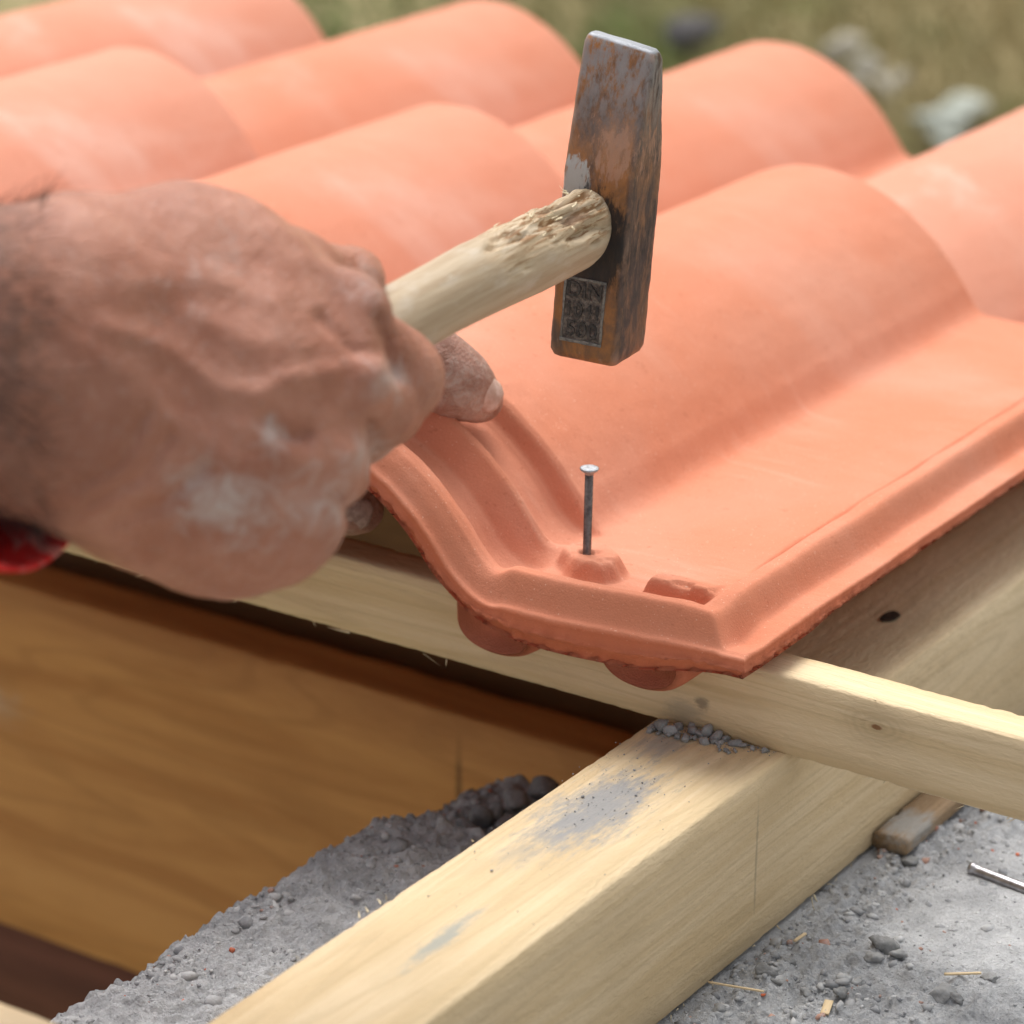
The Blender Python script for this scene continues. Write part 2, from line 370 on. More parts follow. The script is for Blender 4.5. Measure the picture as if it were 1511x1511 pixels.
den = np.where((u > .03) & (v > 0) & (v < .11+.35*(u-.05)), den*.25, den); den = den + np.where((u < -.05) & (v > .02), .8, 0)
near = np.where(u > 0, np.exp(-np.abs(u-.006)/.02), np.exp(-np.abs(u+.052)/.015))
ok = ((u < -.050) | (u > .0085)) & ~((u < 0) & (v > .075)) & (r.uniform(size=N0) < den + .6*near); u, v = u[ok][:8500], v[ok][:8500]
siz = np.minimum(np.where(u > 0, .00070, .00058)*(1-r.uniform(size=len(u)))**-.60, np.where(u < 0, .0042, .0034))
pos = np.stack([u, v, wall_height(u, v) - siz*.15], 1)
V, F, at = rock_mesh(len(pos), siz, np.array(pos), 5)
o = mesh_obj('gravel', V, F, GRAV, attr=at, smooth=False)
tag(o, 'loose grey grit and small pebbles scattered over the concrete wall top', 'gravel', kind='stuff')

# mortar crumbs heaped where the batten crosses the rafter
heap = [(975, 1074, .0042), (990, 1080, .0032), (1003, 1072, .0024), (1020, 1078, .0030), (1032, 1083, .0026), (1046, 1079, .0036), (1057, 1088, .0034), (1070, 1090, .0024),
        (1083, 1096, .0026), (1012, 1090, .0022), (1040, 1092, .0022), (1095, 1099, .0018), (1128, 1107, .0019), (1110, 1102, .0014), (960, 1072, .0018), (1028, 1068, .0022), (1055, 1074, .0022)]
rh_ = np.random.default_rng(3); heap += [(rh_.uniform(958, 1100), 0, rh_.uniform(.0009, .0017)) for _ in range(22)]; heap = [(x, y if y else 1066+.27*(x-958)+rh_.uniform(-2, 12), s) for x, y, s in heap]
for i, (x, y, s) in enumerate(heap):
    d = (-.0450 - CAM[2])/(P(x, y+4, 1)-CAM)[2]; p = P(x, y+4, d); p[2] = -.0450 + s*.45; p[1] = min(p[1], BAT_V - s*.6)
    V, F, at = rock_mesh(1, [s], [np.zeros(3)], 100+i, .85)
    o = mesh_obj('mortar_crumb', V, F, CRUMB, attr={'tone': at['tone'], 'tint': [0]*len(V)}, smooth=False); o.location = p
    tag(o, 'grey mortar crumb in the small heap where the batten crosses the rafter', 'crumb', 'mortar crumbs by the batten')
r = np.random.default_rng(77); pos = []; siz = []
for i in range(520):
    t = r.uniform()
    if t < .6: u = -.046 + .05*r.uniform()**1.3; v = BAT_V - abs(r.normal())*.005*(1 if u < -.01 else .4)
    elif t < .85: u, v = -.030 + r.normal()*.010, -.045 + r.normal()*.020
    else: u, v = r.uniform(-.048, .002), r.uniform(-.15, .02)
    if not -.049 < u < .003 or v > BAT_V: continue
    s = .00022*(1-r.uniform()*.97)**-.4; pos.append((u, v, -.0448+s*.3)); siz.append(s)
V, F, at = rock_mesh(len(pos), siz, np.array(pos), 6)
o = mesh_obj('mortar_dust', V, F, CRUMB, attr={'tone': at['tone'], 'tint': [0]*len(V)}, smooth=False)
tag(o, 'fine grey mortar grit strewn on the top of the rafter', 'mortar', kind='stuff')
V, F, at = rock_mesh(1, [.006], [np.zeros(3)], 140, .6)
o = mesh_obj('mortar_crumb', V, F, CRUMB, attr={'tone': [.1]*len(V), 'tint': [0]*len(V)}, smooth=False)
o.location = (-.004, .053, -.0430)
tag(o, 'dark mortar crumb on the rafter beside the tile corner behind the batten', 'crumb', 'mortar crumbs by the batten')
# stones at the foot of the plank
for i, (x, y, s) in enumerate([(705, 1205, .0075), (730, 1200, .006), (765, 1182, .0085), (800, 1168, .007), (690, 1225, .0055), (745, 1215, .006), (812, 1160, .005)]):
    d = (-.122-CAM[2])/(P(x, y, 1)-CAM)[2]; p = P(x, y, d)
    V, F, at = rock_mesh(1, [s], [np.zeros(3)], 160+i, .8)
    o = mesh_obj('rubble_stone', V, F, GRAV, attr={'tone': [.05+.06*(i % 3)]*len(V), 'tint': [0]*len(V)}, smooth=False); o.location = p
    tag(o, 'dark rubble stone lying on the wall between plank and rafter', 'stone', 'rubble stones by the rafter')

for i, (x, y, s) in enumerate([(1305, 1400, .0052), (1322, 1412, .0038), (1290, 1416, .0034), (1388, 1470, .0055), (1408, 1478, .0036), (1128, 1446, .0034), (1165, 1424, .0036), (1150, 1452, .0028), (1418, 1192, .0040), (1345, 1272, .0042), (1240, 1470, .0036), (1262, 1452, .0030), (1460, 1450, .0034), (1060, 1496, .0034), (1190, 1470, .0030)]):
    d = (-.1135-CAM[2])/(P(x, y, 1)-CAM)[2]; p = P(x, y, d); p[2] = float(wall_height(np.array([p[0]]), np.array([p[1]]))[0]) + s*.2
    V, F, at = rock_mesh(1, [s], [np.zeros(3)], 400+i, .75); V = V*(1 + fbm(V/s*2.2+i, 3)*.5)[:, None]
    o = mesh_obj('mortar_lump', V, F, CRUMB, attr={'tone': at['tone'], 'tint': [0]*len(V)}, smooth=False); o.location = p
    tag(o, 'crumbly grey mortar lump on the concrete on the shim side of the rafter', 'mortar lump', 'mortar lumps on the concrete')
# wooden shim beside the rafter, loose nail, chips
m_sh = wood_material('old_shim', (.36, .25, .15), (.24, .16, .09), ring=14, smears=[((-.03, .006, .006), (60, 60, 60), .9, (.30, .29, .27))])
o = board('wooden_shim', .085, .0145, .0065, m_sh, 33, 40, chip=.0008)
set_frame(o, (0, 1, 0), (-1, 0, 0), (0, 0, 1), (.0215, .136, -.1122)); tag(o, 'thin weathered wooden shim pushed under the edge of the rafter', 'shim')
STEEL = plain('bright_steel', (.42, .41, .42), .32, .5, .95, 300, (.25, .24, .25))
def lathe(name, prof, n, mat, parent=None, smooth=True, roof=True):
    V = []; F = []
    for (z, rr) in prof:
        for k in range(n): V.append((rr*math.cos(2*math.pi*k/n), rr*math.sin(2*math.pi*k/n), z))
    for i in range(len(prof)-1):
        for k in range(n): j = (k+1) % n; F.append((i*n+k, i*n+j, (i+1)*n+j, (i+1)*n+k))
    F += [tuple(range(n))[::-1], tuple(range((len(prof)-1)*n, len(prof)*n))]
    return mesh_obj(name, V, F, mat, parent, smooth, roof)
def aim(o, p, d):
    d = Vector(d).normalized(); q = d.to_track_quat('Z', 'Y'); o.matrix_world = Matrix.Translation(Vector(p)) @ q.to_matrix().to_4x4()
o = lathe('loose_nail', [(0, .0008), (.0003, .0020), (.0010, .0027), (.0022, .0027), (.0030, .0021), (.005, .0021), (.072, .0021), (.077, .0002)], 16, STEEL)
d = (-.1125-CAM[2])/(P(1430, 1280, 1)-CAM)[2]; a = P(1430, 1280, d); d = (-.1130-CAM[2])/(P(1540, 1322, 1)-CAM)[2]; b = P(1540, 1322, d)
aim(o, a, b-a); tag(o, 'shiny loose steel nail lying on the gritty concrete', 'nail')
CHIP = wood_y('wood_chip_pine', ring=20)
for i, (x, y, L, w, ang, lab) in enumerate([(1085, 1478, .020, .0007, -.35, 'long thin straw of wood fibre on the concrete by the rafter'), (1226, 1496, .009, .0030, 1.3, 'broad pale wood chip on the concrete'),
                                       (1182, 1395, .007, .0012, .9, 'small narrow wood chip on the grit near the rafter foot'), (1420, 1452, .013, .0011, .05, 'thin flat wood splinter on the concrete below the loose nail')]):
    d = (-.1145-CAM[2])/(P(x, y, 1)-CAM)[2]; p = P(x, y, d)
    p[2] = float(wall_height(np.array([p[0]]), np.array([p[1]]))[0]) + .0012
    o = board('wood_chip', L, w, .0007, CHIP, 50+i, 12, wob=.0003, chip=.0002, bev=.0001); c, s_ = math.cos(ang+.58), math.sin(ang+.58)
    set_frame(o, (c, s_, .04), (-s_, c, 0), (0, 0, 1), p); tag(o, lab, 'wood chip', 'wood chips on the concrete')

# ------------------------------------------------------------------ roof tiles
prof = np.array([(0, .003), (-.02, .003), (-.05, .0028), (-.075, .003), (-.090, .0042), (-.099, .0078), (-.107, .0155), (-.116, .0265), (-.125, .0355), (-.138, .0455), (-.154, .0535), (-.172, .059),
                 (-.186, .060), (-.201, .0585), (-.219, .0515), (-.236, .0405), (-.248, .028), (-.256, .015), (-.260, .002)])
def catmull(P_, n):
    Pp = np.vstack([2*P_[0]-P_[1], P_, 2*P_[-1]-P_[-2]]); out = []
    for i in range(1, len(Pp)-2):
        t = np.linspace(0, 1, n, endpoint=False)[:, None]; a, b, c, d = Pp[i-1:i+3]
        out.append(.5*(2*b + (c-a)*t + (2*a-5*b+4*c-d)*t**2 + (3*b-a-3*c+d)*t**3))
    return np.vstack(out + [P_[-1:]])
_pc = catmull(prof, 40); _s = np.concatenate([[0], np.cumsum(np.linalg.norm(np.diff(_pc, axis=0), axis=1))])
_tg = np.gradient(_pc, _s, axis=0); _tg /= np.linalg.norm(_tg, axis=1)[:, None]; _nm = np.stack([_tg[:, 1], -_tg[:, 0]], 1)*1.0
_nm = np.where(_nm[:, 1:2] < -.2, -_nm, _nm)
k = np.ones(15)/15
V0, V1, THK = -.0105, .392, .0135
def tile_surface(s, v, seed):
    """top of the tile: returns points"""
    u = np.interp(s, _s, _pc[:, 0]); w = np.interp(s, _s, _pc[:, 1])
    nx = np.interp(s, _s, _nm[:, 0]); nz = np.interp(s, _s, _nm[:, 1]); L = np.hypot(nx, nz); nx, nz = nx/L, nz/L
    onroll = sstep(-.092, -.108, u)
    q = np.stack([u*40, v*40, w*0+seed], -1); q3 = np.stack([u*140, v*140, w*0+seed], -1)
    jv = v + fbm(q, 2)*.0007; ju = u + fbm(q+5, 2)*.0008
    # --- pan: outer ledge, raised rim along head and side (mitred), channel, pan
    riseS = sstep(-.0082, -.0168, ju); riseH = sstep(-.0098, -.0042, jv)
    R_ = -np.log(np.exp(-riseS*14) + np.exp(-riseH*14))/14; R_ = np.clip((R_+.05)/1.0, 0, 1)
    fallS = sstep(-.0205, -.029, ju); fallH = sstep(-.0012, .0078, jv)
    F_ = np.minimum(fallS, fallH)
    rim = lerp(-.0012, .0115, R_)
    crn = np.exp(-((u+.012)**2 + (v-.004)**2)/.009**2); rim = rim - crn*.0028
    inner = .0030 - .0026*sstep(-.0325, -.0300, ju)*sstep(.045, .075, jv)
    pan = rim*(1-F_) + F_*inner
    # stop lug: steep front, top sloping away
    chip_l = fbm(np.stack([u*160, v*160, w*0+seed+4], -1), 3)
    bu = sstep(-.0530, -.0475, ju)*sstep(-.0215, -.0250, ju)*F_; pan = pan + .0088*bu*sstep(.0105, .0126, jv + chip_l*.0012)*sstep(.042, .0150, jv)*(1-.20*sstep(.08, .3, chip_l))
    # low bump beside the side rim
    pan = pan + .0022*np.exp(-((ju+.0275)/.0035)**2)*sstep(.046, .049, jv)*sstep(.075, .052, jv)
    pan = pan + .0022*np.exp(-((ju+.0265)/.004)**2)*sstep(.118, .122, jv)*sstep(.15, .127, jv)
    # nail boss and the inner rib
    rib2 = np.exp(-((jv-.032)/.0062)**2)
    q9 = np.stack([u*210, v*210, w*0+seed], -1); chip = fbm(q9, 3); ju2 = ju + fbm(q9*.5+3, 2)*.002; jv2 = jv + chip*.0010
    bd = np.maximum(np.sqrt(((ju2+.0805)/.0150)**2 + ((jv2-.0275)/.0125)**2), np.abs(ju2*.55+.0443+(jv2-.0275)*.8)/.0105)
    boss = .0074*sstep(1.08, .70, bd) - .0009*sstep(.10, .35, chip)*sstep(1.2, .8, bd)
    inr = .0052*rib2*sstep(-.079, -.086, u)
    pan = pan + np.maximum(boss, inr)*F_
    # --- roll: rims and channels as offsets along the normal
    roll_off = np.interp(jv, [-.0105, -.0090, -.0065, -.0035, -.0005, .0025, .0060, .0100, .0180, .0225, .0262, .0290, .0312, .0335, .0370, .0420, .0550, .0580, .0602, .0622, .4],
                         [-.0118, -.0114, -.0066, -.0034, -.0028, -.0036, -.0100, -.0136, -.0138, -.0124, -.0062, -.0012, -.0002, -.0020, -.0088, -.0108, -.0100, -.0084, -.0016, 0, 0])
    base_w = lerp(pan, w, onroll); off = roll_off*onroll
    off = off + fbm(q3, 3)*.00030 + fbm(q*.6, 2)*.0007
    bu_, bw_ = lerp(u, u, onroll), base_w
    U = bu_ + nx*off*onroll; W = bw_ + lerp(1, nz, onroll)*off
    # nail hole
    hd = np.hypot(U+.0815, v-.0262); W = W - .010*sstep(.0027, .0020, hd)
    return np.stack([U, v, W], -1), np.stack([nx*onroll, 0*u, lerp(1, nz, onroll)], -1)
def make_tile_mesh(name, ds, dv_head, dv, seed):
    ss = np.concatenate([np.arange(0, .165, ds), np.arange(.165, _s[-1], ds*2), [_s[-1]]])
    vv = np.concatenate([np.arange(V0, .085, dv_head), np.arange(.085, V1, dv), [V1]])
    S, VV_ = np.meshgrid(ss, vv); T, N = tile_surface(S, VV_, seed)
    T[:, -1, :] += 0
    nr, nc = S.shape; B = np.stack([np.interp(S, _s, _pc[:, 0]), VV_, np.interp(S, _s, _pc[:, 1])], -1)
    nx = np.interp(S, _s, _nm[:, 0]); nz = np.interp(S, _s, _nm[:, 1]); RL = sstep(-.094, -.112, B[..., 0]); TK = (1-.28*sstep(-.045, -.004, B[..., 0]))*lerp(np.interp(VV_, [-.02, -.007, .003, .045, .065, .4], [.0168, .0168, .0172, .0165, .0135, .0120]), np.interp(VV_, [-.02, .03, .10, .4], [.0205, .0200, .0150, .0125]), RL); B[..., 0] -= nx*TK; B[..., 2] -= nz*TK
    B[..., 2] = np.minimum(B[..., 2], T[..., 2]-.002)
    shear = .0092*sstep(-.085, .0, T[..., 0])*sstep(.075, .0, VV_); T[..., 1] += shear; B[..., 1] += shear
    rag = lambda q: fbm(np.stack([q[..., 0]*230, q[..., 1]*230, q[..., 2]*230+seed], -1), 3)
    rows = [T.reshape(-1, 3), B.reshape(-1, 3)]; F = grid_faces(nr, nc, 0, True).tolist() + grid_faces(nr, nc, nr*nc, False).tolist()
    rgh = [np.zeros(nr*nc), np.ones(nr*nc)*.7]
    base = 2*nr*nc
    def strip(top, bot, N_, steps, outdir, flip):
        """edge band between a top border and a bottom border, with ridges: steps of (fraction down, outward)"""
        nonlocal base
        A = T.reshape(-1, 3)[top]; C_ = B.reshape(-1, 3)[bot]; prev = list(top)
        for (t, o, ra) in steps:
            Q = lerp(A, C_, t) + np.array(outdir)*o; fade = np.minimum(1, np.arange(len(Q))/6.); rr = rag(Q)*fade; Q = Q + np.array(outdir)*(rr*ra)[:, None]; Q[:, 2] += rag(Q+.3)*ra*.8*fade
            if N_ is not None: Q[0] += np.array(N_)*o
            rows.append(Q); rgh.append(np.ones(len(Q))*(.35 if t < .12 else 1)); new = list(range(base, base+len(Q))); base += len(Q)
            for i in range(len(Q)-1):
                f = [prev[i], prev[i+1], new[i+1], new[i]]; F.append(f[::-1] if flip else f)
            prev = new
        for i in range(len(prev)-1):
            f = [prev[i], prev[i+1], nr*nc+bot[i+1], nr*nc+bot[i]]; F.append(f[::-1] if flip else f)
    head = [i for i in range(nc)]; tail = [(nr-1)*nc+i for i in range(nc)]; rt = [i*nc for i in range(nr)]; lf = [i*nc+nc-1 for i in range(nr)]
    EDGE = [(.05, .0006, .0001), (.20, .0010, .0002), (.46, .0008, .0006), (.52, .0024, .0020), (.60, .0012, .0012), (.72, -.0008, .0004), (.90, -.0012, .0012), (.98, -.0020, .0026)]
    strip(head, head, (1, 0, 0), EDGE, (0, -1, 0), False)
    strip(tail, tail, None, [(.1, .0008, .0002), (.5, .0012, .0002), (.9, .0006, .0003)], (0, 1, 0), True)
    strip(rt, rt, (0, -1, 0), EDGE, (1, 0, 0), True)
    strip(lf, lf, None, [(.1, .0006, .0002), (.5, .0008, .0003), (.9, .0005, .0004)], (-.4, 0, -1), False)
    V = np.concatenate(rows)
    me = fast_mesh(name, V, F)
    me.polygons.foreach_set('use_smooth', [True]*len(me.polygons)); me.materials.append(CLAY)
    a = me.attributes.new('rough', 'FLOAT', 'POINT'); a.data.foreach_set('value', np.concatenate(rgh).astype(np.float32))
    return me
def make_nib_mesh():
    bm = bmesh.new(); n = 22
    prev = None
    for (v, sc, ex) in ((-.0035, .84, 0), (-.001, .97, 0), (.004, 1, 0), (.0190, 1, 0)):
        ringv = []
        for i in range(n+1):
            a = math.pi*i/n; x = -math.cos(a)*.0185*sc; z = -(abs(math.sin(a))**.72)*.0132*sc
            x += float(fbm(np.array([[x*90, v*90, z*90]]), 2)[0])*.0006
            ringv.append(bm.verts.new((x, v, z+.0015+(.006 if i in (0, n) else 0))))
        if prev:
            for i in range(n): bm.faces.new((prev[i], ringv[i], ringv[i+1], prev[i+1]))
        else: bm.faces.new(ringv[::-1])
        prev = ringv
    bm.faces.new(prev)
    me = bpy.data.meshes.new('nib'); bm.to_mesh(me); bm.free(); me.materials.append(CLAY)
    me.polygons.foreach_set('use_smooth', [True]*len(me.polygons))
    a = me.attributes.new('rough', 'FLOAT', 'POINT'); a.data.foreach_set('value', np.ones(len(me.vertices), np.float32))
    return me
ME_FINE = make_tile_mesh('roof_tile', .0010, .00065, .0030, 3.3)
ME_TILE = make_tile_mesh('roof_tile', .0024, .0022, .008, 8.8)
ME_NIB = make_nib_mesh()
PITCH, ROWV, ROWW = .2065, .336, -.028
def add_tile(u, v, w, me, label, chalk=.15):
    o = place(bpy.data.objects.new('roof_tile', me)); o.location = (u, v, w); o.color = (chalk, 0, 0, 1); tag(o, label, 'roof tile', 'terracotta roof tiles', 'thing')
    for un in (-.1030, -.0440):
        nb = place(bpy.data.objects.new('nib', ME_NIB), o); nb.location = (un, .0012+.009*float(sstep(-.085, 0, un)), -.0148)
    return o
add_tile(0, 0, 0, ME_FINE, 'terracotta roll tile with the upright nail in its corner')
add_tile(-PITCH, .001, .0, ME_TILE, 'terracotta roll tile next to the one being nailed, beside its roll', .45)
add_tile(-2*PITCH-.004, .004, .001, ME_TILE, 'terracotta roll tile second along from the one being nailed, same course', .8)
add_tile(-3*PITCH-.008, .004, .0, ME_TILE, 'terracotta roll tile third along from the one being nailed, same course', .9)
for kx, lab in ((-1, 'plain terracotta tile at the eave, open side edge, lower course beyond the last roll'), (0, 'chalky pale terracotta eave tile directly below the tile being nailed'), (1, 'terracotta eave tile one along from the chalky pale eave tile'),
                (2, 'terracotta eave tile two along from the chalky pale eave tile'), (3, 'terracotta eave tile three along from the chalky pale eave tile')):
    if kx >= 0: add_tile(-kx*PITCH+.002, ROWV, ROWW, ME_TILE, lab, (1., .25, .35, .8)[kx])

# the nail being driven
NAIL = plain('nail_steel', (.20, .165, .15), .42, .5, .8, 500, (.10, .08, .075))
nb = np.array([-.0815, .0262, -.004]); nt = None
nail = lathe('nail', [(-.02, .0003), (-.016, .0015), (0, .00155), (.0465, .00155)], 20, NAIL)
hd = lathe('nail_head', [(.0445, .0015), (.0452, .0017), (.0463, .0032), (.0468, .0035), (.0472, .0034), (.0474, .0026)], 24, plain('nail_head_steel', (.44, .45, .47), .42, .5, .85, 900, (.30, .31, .33), .5), nail)
aim(nail, nb, (.012, .0, 1.0)); tag(nail, 'upright steel nail half sunk in the tile boss under the hammer', 'nail')

# ------------------------------------------------------------------ hammer
HO = np.array([-.0768, .0300, .1423]); HA = np.array([.0430, .0560, .9975]); HH = np.array([.155, -.987, .049])
HA /= np.linalg.norm(HA); HH -= HA*(HA @ HH); HH /= np.linalg.norm(HH); HS = np.cross(HA, HH)
ham = empty('hammer'); set_frame(ham, HS, -HH, HA, HO)
tag(ham, 'rusty cross peen hammer with worn pale wooden handle, held above the nail', 'hammer')
m = Mat('rusty_steel', .55, .4)
vst = m.mapping((75, 75, 38)); n1 = m.noise(1, 6, .72, .5, vst); n2 = m.noise(1, 6, .75, .3, m.mapping((130, 130, 62), (4, 7, 2))); n3 = m.noise(1, 5, .7, 0, m.mapping((380, 380, 110), (1, 2, 9)))
sx, sy, sz = m.sep()
c = m.mix(m.ramp(n1, .34, .62), (.13, .082, .058), (.38, .165, .052))
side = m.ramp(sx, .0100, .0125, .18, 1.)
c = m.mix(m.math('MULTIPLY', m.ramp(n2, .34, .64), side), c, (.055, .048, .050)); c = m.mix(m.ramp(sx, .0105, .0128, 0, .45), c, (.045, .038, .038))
c = m.mix(m.math('MULTIPLY', m.ramp(n3, .56, .72), .5), c, (.34, .23, .17))
topf = m.ramp(sz, .012, .050)
c = m.mix(m.math('MULTIPLY', m.math('MULTIPLY', m.ramp(n3, .36, .58), topf), .85), c, (.27, .26, .255))
blot = m.ball((.005, -.012, .020), (95, 0, 90)); blot = m.math('ADD', blot, m.math('MULTIPLY', m.math('SUBTRACT', n3, .5), 4.5)); c = m.mix(m.math('MULTIPLY', m.ramp(blot, 1.0, .4), .65), c, (.44, .26, .175))
cem = m.ball((-.0085, -.014, .006), (150, 0, 95)); cem = m.math('ADD', cem, m.math('MULTIPLY', m.math('SUBTRACT', n3, .5), 3.0)); c = m.mix(m.ramp(cem, 1.0, .6), c, (.42, .42, .40))
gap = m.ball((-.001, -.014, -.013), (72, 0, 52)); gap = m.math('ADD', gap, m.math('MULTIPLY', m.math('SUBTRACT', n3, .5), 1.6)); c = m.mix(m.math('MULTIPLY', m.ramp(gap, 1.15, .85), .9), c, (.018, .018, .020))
pt = m.n('ShaderNodeNewGeometry').outputs['Pointiness']; c = m.mix(m.ramp(pt, .53, .60, 0, .7), c, (.44, .27, .19))
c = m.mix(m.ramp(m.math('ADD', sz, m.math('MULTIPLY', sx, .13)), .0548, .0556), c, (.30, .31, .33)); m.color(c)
m.setin(m.b.inputs['Metallic'], m.ramp(sz, .05, .0553, .25, .55)); m.setin(m.b.inputs['Roughness'], m.ramp(n2, .3, .7, .45, .7))
m.bump(n3, .5, .0005, m.bump(n2, .4, .0008))
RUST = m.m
HW, HL = .0262, .112
def head_section(z):
    """half width across (x) and front/back limits (y) at height z"""
    t = (z + HL/2)/HL
    hx = HW/2*(1 - .04*abs(t-.45)); hy = HW/2
    if z > .012: hy = lerp(HW/2, .0036, min(1, ((z-.012)/(HL/2-.012))**1.08))
    hx = hx*(1 + .03*sstep(.6, 1, t))
    return hx, float(hy)
V = []; F = []; zs = np.concatenate([[-HL/2, -HL/2+.0008, -HL/2+.003], np.linspace(-HL/2+.006, HL/2-.003, 66), [HL/2-.001, HL/2]])
NS = 14
for i, z in enumerate(zs):
    hx, hy = head_section(z); ch = 0 if 1 < i < len(zs)-2 else {0: .0024, 1: .0010, len(zs)-2: .0006, len(zs)-1: .0014}[i]
    hx -= ch; hy = max(hy - ch*(.55 if z > 0 else 1), .0012); b = min(.0010, hy*.4); ringp = []
    cr = [(-hx+b, -hy, hx-b, -hy), (hx, -hy+b, hx, hy-b), (hx-b, hy, -hx+b, hy), (-hx, hy-b, -hx, -hy+b)]
    for (x0, y0, x1, y1) in cr:
        for t in np.linspace(0, 1, NS): ringp.append((lerp(x0, x1, t), lerp(y0, y1, t), z))
    V += ringp
V = np.array(V); nn = 4*NS
V[:, 2] -= V[:, 0]*.13*sstep(.02, HL/2, V[:, 2])
V += np.stack([noise(V*160), noise(V*160+5), noise(V*160+9)*.4], 1)*.0004 + np.stack([fbm(V*500+3, 2), fbm(V*500+8, 2), V[:, 0]*0], 1)*.00013
for i in range(len(zs)-1):
    for k in range(nn): j = (k+1) % nn; F.append((i*nn+k, i*nn+j, (i+1)*nn+j, (i+1)*nn+k))
F += [tuple(range(nn))[::-1], tuple(range((len(zs)-1)*nn, len(zs)*nn))]
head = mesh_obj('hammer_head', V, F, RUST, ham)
# stamped panel: raised border and letters
YF = -HW/2
STF = plain('stamp_worn', (.25, .235, .21), .6, .3, .2, 700, (.13, .12, .11), .4)
STL = plain('stamp_dark', (.030, .029, .029), .5, .4, .3, 900, (.10, .085, .075), .4)
pcx, pcz, pw, ph = -.0012, -.0375, .0156, .0235
bm = bmesh.new()
def bbox(bm, x0, x1, y0, y1, z0, z1):
    M_ = Matrix.Translation(((x0+x1)/2, (y0+y1)/2, (z0+z1)/2)) @ Matrix.Diagonal((x1-x0, y1-y0, z1-z0, 1)); bmesh.ops.create_cube(bm, size=1, matrix=M_)
e = .0008
bbox(bm, pcx-pw/2, pcx+pw/2, YF-.00055, YF+.002, pcz-ph/2, pcz-ph/2+e*1.4); bbox(bm, pcx-pw/2, pcx+pw/2, YF-.00045, YF+.002, pcz+ph/2-e, pcz+ph/2)
bbox(bm, pcx-pw/2-.00003, pcx-pw/2+e, YF-.0005, YF+.002, pcz-ph/2+e*1.4, pcz+ph/2-e); bbox(bm, pcx+pw/2-e, pcx+pw/2+.00003, YF-.0005, YF+.002, pcz-ph/2+e*1.4, pcz+ph/2-e)
bmesh.ops.subdivide_edges(bm, edges=bm.edges[:], cuts=6, use_grid_fill=True)
for v in bm.verts: v.co += Vector((float(noise(np.array(v.co)[None]*900)[0])*.00045, float(noise(np.array(v.co)[None]*700+3)[0])*.0003, float(noise(np.array(v.co)[None]*900+7)[0])*.00045))
bm_obj('stamp_border', bm, STF, head, True)
bm = bmesh.new(); bbox(bm, pcx-pw/2+e, pcx+pw/2-e, YF-.00022, YF+.002, pcz-ph/2+e*1.3, pcz+ph/2-e)
bm_obj('stamp_ground', bm, plain('stamp_ground', (.085, .070, .062), .6, .3, .3, 700, (.24, .20, .17), .8), head)
def text_mesh(txt, size):
    cu = bpy.data.curves.new('lettering', 'FONT'); cu.body = txt; cu.size = size; cu.extrude = .0003; cu.offset = size*.022; cu.align_x = 'CENTER'; cu.align_y = 'CENTER'; cu.space_character = 1.05
    to = bpy.data.objects.new('lettering', cu); COL.objects.link(to); dg = bpy.context.evaluated_depsgraph_get()
    me = bpy.data.meshes.new_from_object(to.evaluated_get(dg)); COL.objects.unlink(to); bpy.data.objects.remove(to); return me
for txt, z, s in (('DIN', .0072, .0076), ('1041', .0, .0068), ('500', -.0070, .0078)):
    me = text_mesh(txt, s); me.materials.clear(); me.materials.append(STL)
    o = place(bpy.data.objects.new('stamped_lettering', me), head); o.location = (pcx, YF-.0004, pcz+z); o.rotation_euler = (math.pi/2, 0, 0)
    o['label'] = 'stamped lettering ' + txt
# handle: along local -Y
m = Mat('ash_handle', .65, .3)
g = m.noise(1, 4, .6, .6, m.mapping((260, 9, 260))); c = m.mix(m.ramp(g, .38, .68), (.47, .37, .255), (.38, .28, .18))
c = m.mix(m.math('MULTIPLY', m.ramp(m.noise(1, 4, .6, 0, m.mapping((120, 40, 120))), .5, .72), .45), c, (.56, .50, .42))
ch = m.attr('chew'); cn = m.noise(1, 5, .7, .6, m.mapping((620, 45, 620)))
c = m.mix(m.math('MULTIPLY', ch, m.ramp(cn, .35, .6, .2, .85)), c, (.62, .49, .32)); c = m.mix(m.math('MULTIPLY', ch, m.ramp(cn, .46, .58)), c, (.27, .15, .07))
c = m.mix(m.math('MULTIPLY', m.attr('pit'), .9), c, (.14, .075, .04)); m.color(c); m.bump(cn, .6, .0006, m.bump(g, .3, .0005))
HANDLE = m.m
NA, NL = 112, 300; ys = np.linspace(-.003, .222, NL); V = []; chew = []; pit = []
ang = np.linspace(0, 2*math.pi, NA, endpoint=False); A_, Y_ = np.meshgrid(ang, ys)
rx = np.interp(Y_, [0, .004, .010, .05, .12, .17, .222], [.0098, .0110, .0118, .0120, .0108, .0108, .0125]); rz = np.interp(Y_, [0, .004, .010, .05, .12, .17, .222], [.0130, .0142, .0148, .0146, .0127, .0122, .0142])
ca, sa = np.cos(A_), np.sin(A_); X_ = rx*ca; Z_ = rz*sa
q = np.stack([X_*260, Y_*45, Z_*260], -1); fib = fbm(q, 4); q5 = np.stack([X_*110, Y_*34, Z_*110+4], -1)
dA = np.abs((A_ - 1.25 + math.pi) % (2*math.pi) - math.pi)
mask = sstep(1.35, .75, dA + fbm(q5, 3)*.8)*sstep(-.002, .006, Y_)*sstep(.102, .070, Y_ + fbm(q5+9, 2)*.03)
fq = fbm(np.stack([X_*700, Y_*26, Z_*700+8], -1), 3); stepn = fbm(np.stack([X_*170, Y_*20+3, Z_*170], -1), 3)
